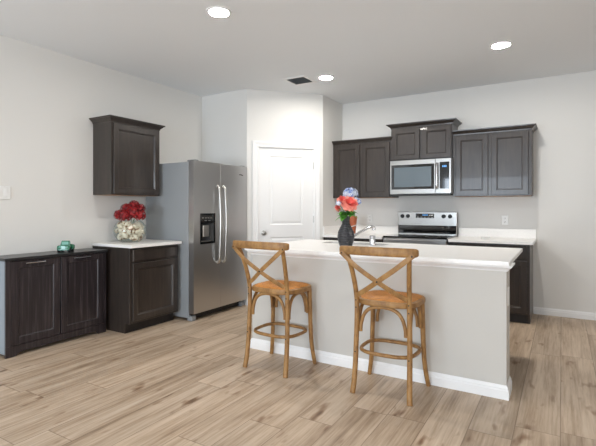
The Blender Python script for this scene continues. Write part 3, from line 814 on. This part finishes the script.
# terracotta pitcher on the back counter, behind the vase
mat_simple('terracotta', (158,84,52), 0.6)
pt = obj('terracotta_pot', lathe(new(), [(0,0),(0.032,0),(0.036,0.01),(0.048,0.12),(0.060,0.245),(0.056,0.252),(0.052,0.245),(0.040,0.12),(0.030,0.03),(0,0.02)], 28, cap=False), 'terracotta', None, True)
pt.location = (-2.43, 5.50, BC); tag(pt, 'tall brown terracotta pot on the back counter behind the black vase', 'pot')

# ---------------------------------------------------------------- vase with flowers on the island
def vase_mat():
    m, nt, b = base('black_ribbed_ceramic', (34,34,38), 0.35)
    v = mapping(nt, (1,1,1)); wv = N(nt, 'ShaderNodeTexWave', bands_direction='Z'); wv.inputs['Scale'].default_value = 22; wv.inputs['Distortion'].default_value = 3; wv.inputs['Detail'].default_value = 2
    nt.links.new(v, wv.inputs[0]); bump(nt, b, wv.outputs['Fac'], 0.8, 0.004)
    nt.links.new(ramp(nt, wv.outputs['Fac'], [(0.2,(20,20,23)),(0.8,(62,62,68))]), b.inputs['Base Color'])
    return m
M['vase'] = vase_mat()
VX, VY = -1.637, 3.556
vz = obj('black_vase', lathe(new(), [(0,0),(0.050,0),(0.056,0.012),(0.070,0.055),(0.076,0.095),(0.070,0.135),(0.052,0.175),(0.036,0.205),(0.032,0.235),(0.036,0.262),(0.042,0.272),(0.037,0.272),(0.030,0.258),(0.027,0.235),(0.030,0.205),(0.046,0.172),(0.063,0.132),(0.069,0.095),(0.062,0.055),(0.044,0.014),(0,0.012)], 36, cap=False), 'vase', None, True)
vz.location = (VX, VY, IT); tag(vz, 'ribbed black bottle vase on the island holding coral and blue flowers', 'vase')
mat_simple('stem_green', (58,110,40), 0.5); mat_simple('leaf_green', (98,164,62), 0.45); mat_simple('leaf_dark', (36,92,34), 0.45)
mat_simple('coral_petal', (250,172,154), 0.6); mat_simple('coral_deep', (236,108,98), 0.6)
mat_simple('blue_petal', (120,146,204), 0.6); mat_simple('pale_blue_petal', (220,229,244), 0.6); mat_simple('navy_eye', (32,46,104), 0.6)
mat_simple('red_petal', (158,12,22), 0.5); mat_simple('dark_red_petal', (110,8,18), 0.5)
def petal(bm, c, out, up, L, W, cup, mi=0, rows=4, cols=3, curl=0.0):
    """cupped petal growing from c: 'up' is the growth axis, 'out' the outward side"""
    out = out.normalized(); up = up.normalized(); side = up.cross(out).normalized(); out = side.cross(up).normalized()
    G = []
    for i in range(rows+1):
        t_ = i/rows; wv = W*(math.sin(PI*(0.12+0.80*t_))**0.7)
        rowv = []
        for j in range(cols+1):
            s = (j/cols-0.5)*2
            p = c + up*(L*t_) + side*(s*wv) + out*(cup*L*math.sin(PI*t_*0.6) - 0.45*wv*s*s + curl*L*t_*t_) - up*(0.10*L*s*s*t_)
            rowv.append(bm.verts.new(p))
        G.append(rowv)
    for i in range(rows):
        for j in range(cols):
            f = bm.faces.new((G[i][j], G[i][j+1], G[i+1][j+1], G[i+1][j])); f.material_index = mi; f.smooth = True
def rose_bm(r, seed, tilt):
    rnd = random.Random(seed); bm = new(); c = Vector((0,0,0))
    for lay, (n, L, ang_, W) in enumerate([(4, r*0.75, 8, r*0.30), (5, r*0.85, 24, r*0.42), (7, r*1.0, 48, r*0.52), (8, r*1.1, 74, r*0.58), (8, r*1.05, 98, r*0.5)]):
        for k in range(n):
            a = 2*PI*(k+0.5*lay)/n+rnd.uniform(-0.15,0.15); th = R(ang_+rnd.uniform(-6,6))
            o_ = Vector((math.cos(a), math.sin(a), 0)); up_ = Vector((o_.x*math.sin(th), o_.y*math.sin(th), math.cos(th)))
            ou_ = Vector((o_.x*math.cos(th), o_.y*math.cos(th), -math.sin(th)))
            petal(bm, c+o_*0.004, ou_, up_, L, W, 0.30, 1 if lay < 2 or rnd.random() < 0.2 else 0, curl=0.12)
    bmesh.ops.rotate(bm, verts=bm.verts[:], cent=(0,0,0), matrix=tilt)
    return bm
def hydrangea_bm(r, seed, n=55, sq=0.85, mats3=(0,1,2), fs=1.0, hemi=-0.35, core_mi=0):
    rnd = random.Random(seed); bm = new()
    for k in range(n):
        z = 1-(1-hemi)*(k+0.5)/n; a = k*2.39996+rnd.uniform(-.2,.2); rr = math.sqrt(max(0,1-z*z))
        d = Vector((rr*math.cos(a), rr*math.sin(a), z*sq)); p = d*r*rnd.uniform(0.88,1.05); d.normalize()
        s = d.cross(Vector((0.3,0.2,0.9))).normalized(); t_ = d.cross(s); mi = mats3[0] if rnd.random() < 0.62 else mats3[1]
        ph = rnd.uniform(0, PI/2); q = r*0.23*fs
        for m in range(4):
            b = ph+m*PI/2; dirn = s*math.cos(b)+t_*math.sin(b); sd = d.cross(dirn)
            v = [bm.verts.new(p), bm.verts.new(p+dirn*q*0.55+sd*q*0.42+d*q*0.15), bm.verts.new(p+dirn*q*1.1+d*q*0.28), bm.verts.new(p+dirn*q*0.55-sd*q*0.42+d*q*0.15)]
            f = bm.faces.new(v); f.material_index = mi; f.smooth = True
        v = [bm.verts.new(p+d*q*0.16+(s*math.cos(b)+t_*math.sin(b))*q*0.2) for b in (0,PI/2,PI,1.5*PI)]
        bm.faces.new(v).material_index = mats3[2]
        # short stalk back to the middle of the head
        a0 = bm.verts.new(p+s*0.0008); a1 = bm.verts.new(p-s*0.0008); b0 = bm.verts.new(p*0.15)
        bm.faces.new((a0, a1, b0)).material_index = mats3[1]
    core = bmesh.ops.create_icosphere(bm, subdivisions=2, radius=r*0.72, matrix=Matrix.Diagonal((1,1,sq,1)))
    for v in core['verts']:
        for f in v.link_faces: f.material_index = core_mi; f.smooth = True
    return bm
def leaf(bm, p, d, L, W, droop=0.3):
    d = d.normalized(); s = d.cross(Vector((0,0,1))).normalized(); n = s.cross(d)
    prev = None
    for i in range(6):
        t_ = i/5; wv = W*math.sin(PI*min(0.98, 0.06+t_*0.93)); c = p+d*(L*t_)-Vector((0,0,1))*(droop*L*t_*t_)
        row = [bm.verts.new(c-s*wv+n*wv*0.25), bm.verts.new(c), bm.verts.new(c+s*wv+n*wv*0.25)]
        if prev:
            for j in (0,1): f = bm.faces.new((prev[j], prev[j+1], row[j+1], row[j])); f.smooth = True
        prev = row
def flower(name, label, cat, group, head_bm, mats, head, foot, stem_r=0.0022, leaves=()):
    t = thing(name, label, cat, foot, 0, group)
    hv = Vector(head)-Vector(foot)
    mid = Vector((hv.x*0.35, hv.y*0.35, hv.z*0.6))
    obj('stem', sweep(new(), [(0,0,0), mid, hv], stem_r, seg=6, n=5), 'stem_green', t, True)
    h = obj('blossom', head_bm, None, t, mats=mats); h.location = hv
    if leaves:
        bm = new()
        for (tt_, d, L, W) in leaves: leaf(bm, mid.lerp(hv, tt_), Vector(d), L, W)
        obj('leaves', bm, 'leaf_green' if random.random() < 0.6 else 'leaf_dark', t)
    return t
zt = IT
# camera-right direction at the vase is about (0.858, 0.514); camera-forward (-0.514, 0.858)
cr_, cf_ = Vector((0.858,0.514,0)), Vector((-0.514,0.858,0))
def at(rgt, fwd, z): return Vector((VX,VY,0))+cr_*rgt+cf_*fwd+Vector((0,0,z))
tilt = Matrix.Rotation(R(58), 3, Vector((0.858,0.514,0)))
foots = [Vector((VX+dx, VY+dy, IT+0.20)) for dx, dy in ((0.008,0),(-0.01,0.008),(0.0,-0.012),(0.012,0.008),(-0.012,-0.004),(0,0.012))]
flower('coral_rose', 'large coral rose facing the room at the centre of the vase bouquet', 'flower', 'flowers in the black vase', rose_bm(0.064, 3, tilt), ['coral_petal','coral_deep'], at(0.030,-0.045,zt+0.385), foots[0])
flower('coral_rose', 'smaller coral rose at the upper left of the vase bouquet', 'flower', 'flowers in the black vase', rose_bm(0.048, 5, Matrix.Rotation(R(40), 3, Vector((0.6,0.75,0)))), ['coral_petal','coral_deep'], at(-0.030,-0.02,zt+0.408), foots[1])
flower('coral_rose', 'small coral bud low on the left edge of the vase bouquet', 'flower', 'flowers in the black vase', rose_bm(0.026, 9, Matrix.Rotation(R(60), 3, Vector((0.2,0.9,0)))), ['coral_petal','coral_deep'], at(-0.072,-0.01,zt+0.345), foots[4])
HM = ['pale_blue_petal','blue_petal','navy_eye']
flower('blue_hydrangea', 'pale blue hydrangea head at the top of the vase bouquet', 'flower', 'flowers in the black vase', hydrangea_bm(0.064, 1), HM, at(0.042,0.02,zt+0.470), foots[2])
flower('blue_hydrangea', 'pale blue hydrangea head on the right of the coral rose', 'flower', 'flowers in the black vase', hydrangea_bm(0.050, 2, 45), HM, at(0.088,0.0,zt+0.395), foots[3])
flower('blue_hydrangea', 'small blue and white hydrangea head on the left below the coral roses', 'flower', 'flowers in the black vase', hydrangea_bm(0.030, 4, 30), HM, at(-0.066,-0.035,zt+0.385), foots[5])
bm = new(); rl = random.Random(3)
for k in range(34):
    a = rl.uniform(0, 2*PI); p = at(0.008,-0.005,zt+rl.uniform(0.275,0.315)); d = Vector((math.cos(a), math.sin(a), rl.uniform(-0.15,0.6)))
    leaf(bm, p, d, rl.uniform(0.08,0.115), rl.uniform(0.020,0.030), 0.35)
for k in range(8): cyl(bm, at(0.004*math.cos(k),0.004*math.sin(k),zt+0.20), at(0.01*math.cos(k),0.01*math.sin(k),zt+0.30), 0.0018, 5)
fo = obj('leafy_sprig', bm, 'leaf_green'); tag(fo, 'bright green leaves around the mouth of the black vase under the flowers', 'foliage', None)

# ---------------------------------------------------------------- glass bowl of shells with red flowers
BX_, BY_ = -3.980, 3.128
bw = obj('glass_bowl', lathe(new(), [(0,0),(0.080,0.0),(0.125,0.022),(0.163,0.075),(0.174,0.125),(0.163,0.175),(0.130,0.215),(0.112,0.228),(0.114,0.232),(0.110,0.232),(0.108,0.227),(0.126,0.212),(0.158,0.173),(0.169,0.125),(0.158,0.078),(0.122,0.027),(0.078,0.006),(0,0.006)], 48, cap=False), 'glass', None, 'full')
bw.location = (BX_, BY_, LC); tag(bw, 'big round clear glass bowl on the counter, filled with pale shells and red flowers', 'bowl')
def shell_mat():
    m, nt, b = base('mottled_cream_shell', (226,212,192), 0.4)
    v = mapping(nt, (1,1,1)); f = noise_n(nt, v, 22, 3)
    nt.links.new(ramp(nt, f, [(0.36,(240,232,218)),(0.54,(226,211,190)),(0.61,(146,110,80)),(0.70,(96,68,50))]), b.inputs['Base Color'])
    return m
M['shell'] = shell_mat()
M['shell_plain'] = base('cream_shell', (236,224,206), 0.4)[0]
def shell_bm(seed, s):
    rnd = random.Random(seed); bm = new()
    # a spiral cone (whelk): swept coil of growing radius
    pts, rr = [], []
    turns = 2.6
    for i in range(26):
        t_ = i/25; a = 2*PI*turns*t_; r = s*0.42*t_**1.3
        pts.append(Vector((r*math.cos(a), r*math.sin(a), s*(0.75-1.2*t_**1.1))))
    sweep(bm, pts, lambda f: s*(0.06+0.38*f**1.2), seg=10, smooth_path=False)
    # siphon tail
    sweep(bm, [pts[-1], pts[-1]+Vector((-s*0.25,-s*0.1,-s*0.25)), Vector((0,0,-s*0.85))], lambda f: s*(0.34-0.29*f), seg=10, n=4)
    return bm
r2 = random.Random(11)
protos = []
for k in range(4):
    o = obj('seashell', shell_bm(k, 0.070), 'shell' if k % 3 != 1 else 'shell_plain', None, 'full'); protos.append(o)
    tag(o, 'pale cream seashell piled inside the glass bowl', 'seashell', 'seashells in the glass bowl')
spots = []
tries = 0
while len(spots) < 34 and tries < 6000:
    tries += 1
    z = r2.uniform(0.058, 0.195); rmax = 0.164*math.sqrt(max(0,1-((z-0.118)/0.135)**2))-0.052
    if rmax <= 0: continue
    a = r2.uniform(0, 2*PI); r = rmax*math.sqrt(r2.uniform(0.2,1))
    p = Vector((r*math.cos(a), r*math.sin(a), z))
    if all((p-q).length > 0.055 for q in spots): spots.append(p)
for k, p in enumerate(spots):
    o = protos[k] if k < 4 else protos[k % 4].copy()
    if k >= 4: C.objects.link(o)
    o.location = Vector((BX_, BY_, LC))+p; o.rotation_euler = (r2.uniform(0,6), r2.uniform(0,6), r2.uniform(0,6)); s = r2.uniform(0.75,0.98); o.scale = (s,s,s)
# red flowers
cr2, cf2 = cr_, cf_
def atb(rgt, fwd, z): return Vector((BX_,BY_,LC))+cr2*rgt+cf2*fwd+Vector((0,0,z))
RF = [(-0.11,0.0,0.292,0.058,'on the left edge of the bowl bouquet'),(-0.035,-0.05,0.285,0.066,'low in the middle of the bowl bouquet'),(0.05,-0.03,0.315,0.070,'in the centre right of the bowl bouquet'),
      (0.105,0.0,0.285,0.058,'on the right edge of the bowl bouquet'),(0.03,0.03,0.392,0.056,'at the top of the bowl bouquet'),(-0.05,0.03,0.360,0.056,'at the upper left of the bowl bouquet'),(0.10,0.03,0.362,0.050,'at the upper right of the bowl bouquet')]
for k, (a, b, z, r, wh) in enumerate(RF):
    ft = atb(a*0.25, b*0.25, 0.20)
    flower('red_flower', 'deep red silk flower cluster '+wh, 'flower', 'red flowers in the glass bowl', hydrangea_bm(r*1.04, 20+k, 80, 0.9, (0,1,1), 0.95, -0.8, 1), ['red_petal','dark_red_petal'], atb(a,b,z), ft)

# ---------------------------------------------------------------- bar stools
def stool(label, loc, rz):
    t = thing('bar_stool', label, 'bar stool', loc, rz, 'bar stools at the island')
    SZ = 0.634
    # rear legs run on up as the back posts
    for s in (-1, 1):
        l = obj('leg', sweep(new(), [(s*0.196,-0.208,0.0),(s*0.190,-0.192,0.08),(s*0.187,-0.177,0.20),(s*0.185,-0.168,0.34),(s*0.182,-0.163,0.50),(s*0.182,-0.167,0.64),(s*0.190,-0.200,0.78),(s*0.203,-0.243,0.90),(s*0.213,-0.273,0.962)],
                lambda f: 0.0185-0.003*f, seg=12, n=4, up=(0,1,0)), 'oak', t, True)
        for z, y in ((0.275,-0.171),(0.575,-0.163),(0.625,-0.165)):
            yy = y-0.0165; x = s*(0.185 if z < 0.4 else 0.182)
            obj('bolt', cyl(new(), (x, yy, z), (x, yy-0.003, z), 0.0048, 10), 'plated', l)
    for s in (-1, 1):
        l = obj('leg', sweep(new(), [(s*0.220,0.168,0.0),(s*0.208,0.160,0.07),(s*0.195,0.152,0.18),(s*0.188,0.148,0.34),(s*0.183,0.146,0.50),(s*0.180,0.146,0.602)],
                lambda f: 0.0155+0.003*f, seg=12, n=4, up=(0,1,0)), 'oak', t, True)
        obj('bolt', cyl(new(), (s*0.190, 0.163, 0.275), (s*0.190, 0.168, 0.275), 0.0048, 10), 'plated', l)
    # seat frame: rounded trapezoid ring
    def outline(k, n, ins, p=3.2):
        a = 2*PI*k/n; ca, sa = math.cos(a), math.sin(a); y = 0.200*math.copysign(abs(sa)**(2/p), sa); x = 0.218*math.copysign(abs(ca)**(2/p), ca)
        x *= (1.0+0.22*y)
        q = Vector((x, y+0.008)); L = q.length
        return q*((L-ins)/L)
    n = 64; bm = new(); rings = []
    for ins, z in ((0.012,SZ-0.040),(0.002,SZ-0.034),(0,SZ-0.022),(0.002,SZ-0.006),(0.010,SZ),(0.022,SZ),(0.025,SZ-0.006),(0.025,SZ-0.030),(0.012,SZ-0.040)):
        rings.append([bm.verts.new((*outline(k,n,ins), z)) for k in range(n)])
    for a, b in zip(rings, rings[1:]):
        for k in range(n): bm.faces.new((a[k], a[(k+1)%n], b[(k+1)%n], b[k]))
    bmesh.ops.remove_doubles(bm, verts=bm.verts[:], dist=0.00001)
    obj('seat_frame', bm, 'oak', t, True)
    bm = new(); rings = []
    for ins, z in ((0.0245,SZ-0.020),(0.022,SZ+0.001),(0.030,SZ+0.006),(0.08,SZ+0.009),(0.13,SZ+0.008)):
        rings.append([bm.verts.new((*outline(k,n,ins), z)) for k in range(n)])
    for a, b in zip(rings, rings[1:]):
        for k in range(n): bm.faces.new((a[k], a[(k+1)%n], b[(k+1)%n], b[k]))
    bm.faces.new(rings[-1]); bm.faces.new(rings[0][::-1])
    obj('woven_seat', bm, 'rattan', t, True)['label'] = 'orange tan woven rattan seat panel'
    # curved brackets: an inverted U inside each side
    def arch(p0, p1):
        p0, p1 = Vector(p0), Vector(p1); pts = []
        for f, z in ((0.0,0.412),(0.015,0.468),(0.09,0.535),(0.24,0.576),(0.5,0.590),(0.76,0.576),(0.91,0.535),(0.985,0.468),(1.0,0.412)):
            q = p0.lerp(p1, f); pts.append((q.x, q.y, z))
        return sweep(new(), pts, 0.0125, seg=10, n=4, up=(p1-p0).cross(Vector((0,0,1))).normalized())
    IN = 0.026
    for a, b in (((-0.182+IN,-0.158),(0.182-IN,-0.158)), ((-0.176+IN,0.142),(0.176-IN,0.142)), ((-0.178,-0.163+IN),(-0.176,0.146-IN)), ((0.178,-0.163+IN),(0.176,0.146-IN))):
        obj('curved_bracket', arch((*a,0),(*b,0)), 'oak', t, True)
    # foot ring
    pts = []
    for k in range(24):
        a = 2*PI*k/24; ca, sa = math.cos(a), math.sin(a); p = 3.0
        pts.append((0.191*math.copysign(abs(ca)**(2/p), ca)*(1+0.1*math.copysign(abs(sa)**(2/p),sa)*0.3), -0.008+0.162*math.copysign(abs(sa)**(2/p), sa), 0.275))
    obj('foot_ring', sweep(new(), pts, 0.0135, 0.0125, seg=10, n=3, closed=True), 'oak', t, True)
    # top rail, bowed backwards
    rp = [(x, y-0.060, z) for x, y, z in ((-0.257,-0.194,0.972),(-0.233,-0.219,0.972),(-0.12,-0.250,0.974),(0,-0.260,0.975),(0.12,-0.250,0.974),(0.233,-0.219,0.972),(0.257,-0.194,0.972))]
    obj('top_rail', sweep(new(), rp, lambda f: 0.0145, lambda f: 0.029-0.008*abs(2*f-1)**6, seg=16, n=6, power=3.0), 'oak', t, True)
    # crossed back braces, flat strips
    for s in (-1, 1):
        y_ = 0.004*s
        b_ = obj('cross_brace', sweep(new(), [(s*0.243,-0.294,0.960),(s*0.13,-0.294+y_,0.868),(0,-0.262+y_,0.775),(-s*0.10,-0.218+y_,0.705),(-s*0.172,-0.188,0.660)], 0.0165, 0.0045, seg=12, n=5, up=(0,1,0), power=3.5), 'oak', t, True)
        obj('bolt', cyl(new(), (s*0.235,-0.296,0.953), (s*0.236,-0.303,0.953), 0.0052, 10), 'plated', b_)
        if s == 1: obj('bolt', cyl(new(), (0,-0.264,0.775), (0,-0.275,0.775), 0.0058, 10), 'plated', b_)
    return t
stool('cross-back oak bar stool nearer the fridge, left of the pair at the island', (-1.930, 2.950, 0), R(-3))
stool('cross-back oak bar stool nearer the vase and range, right of the pair at the island', (-1.022, 2.957, 0), R(0.5))
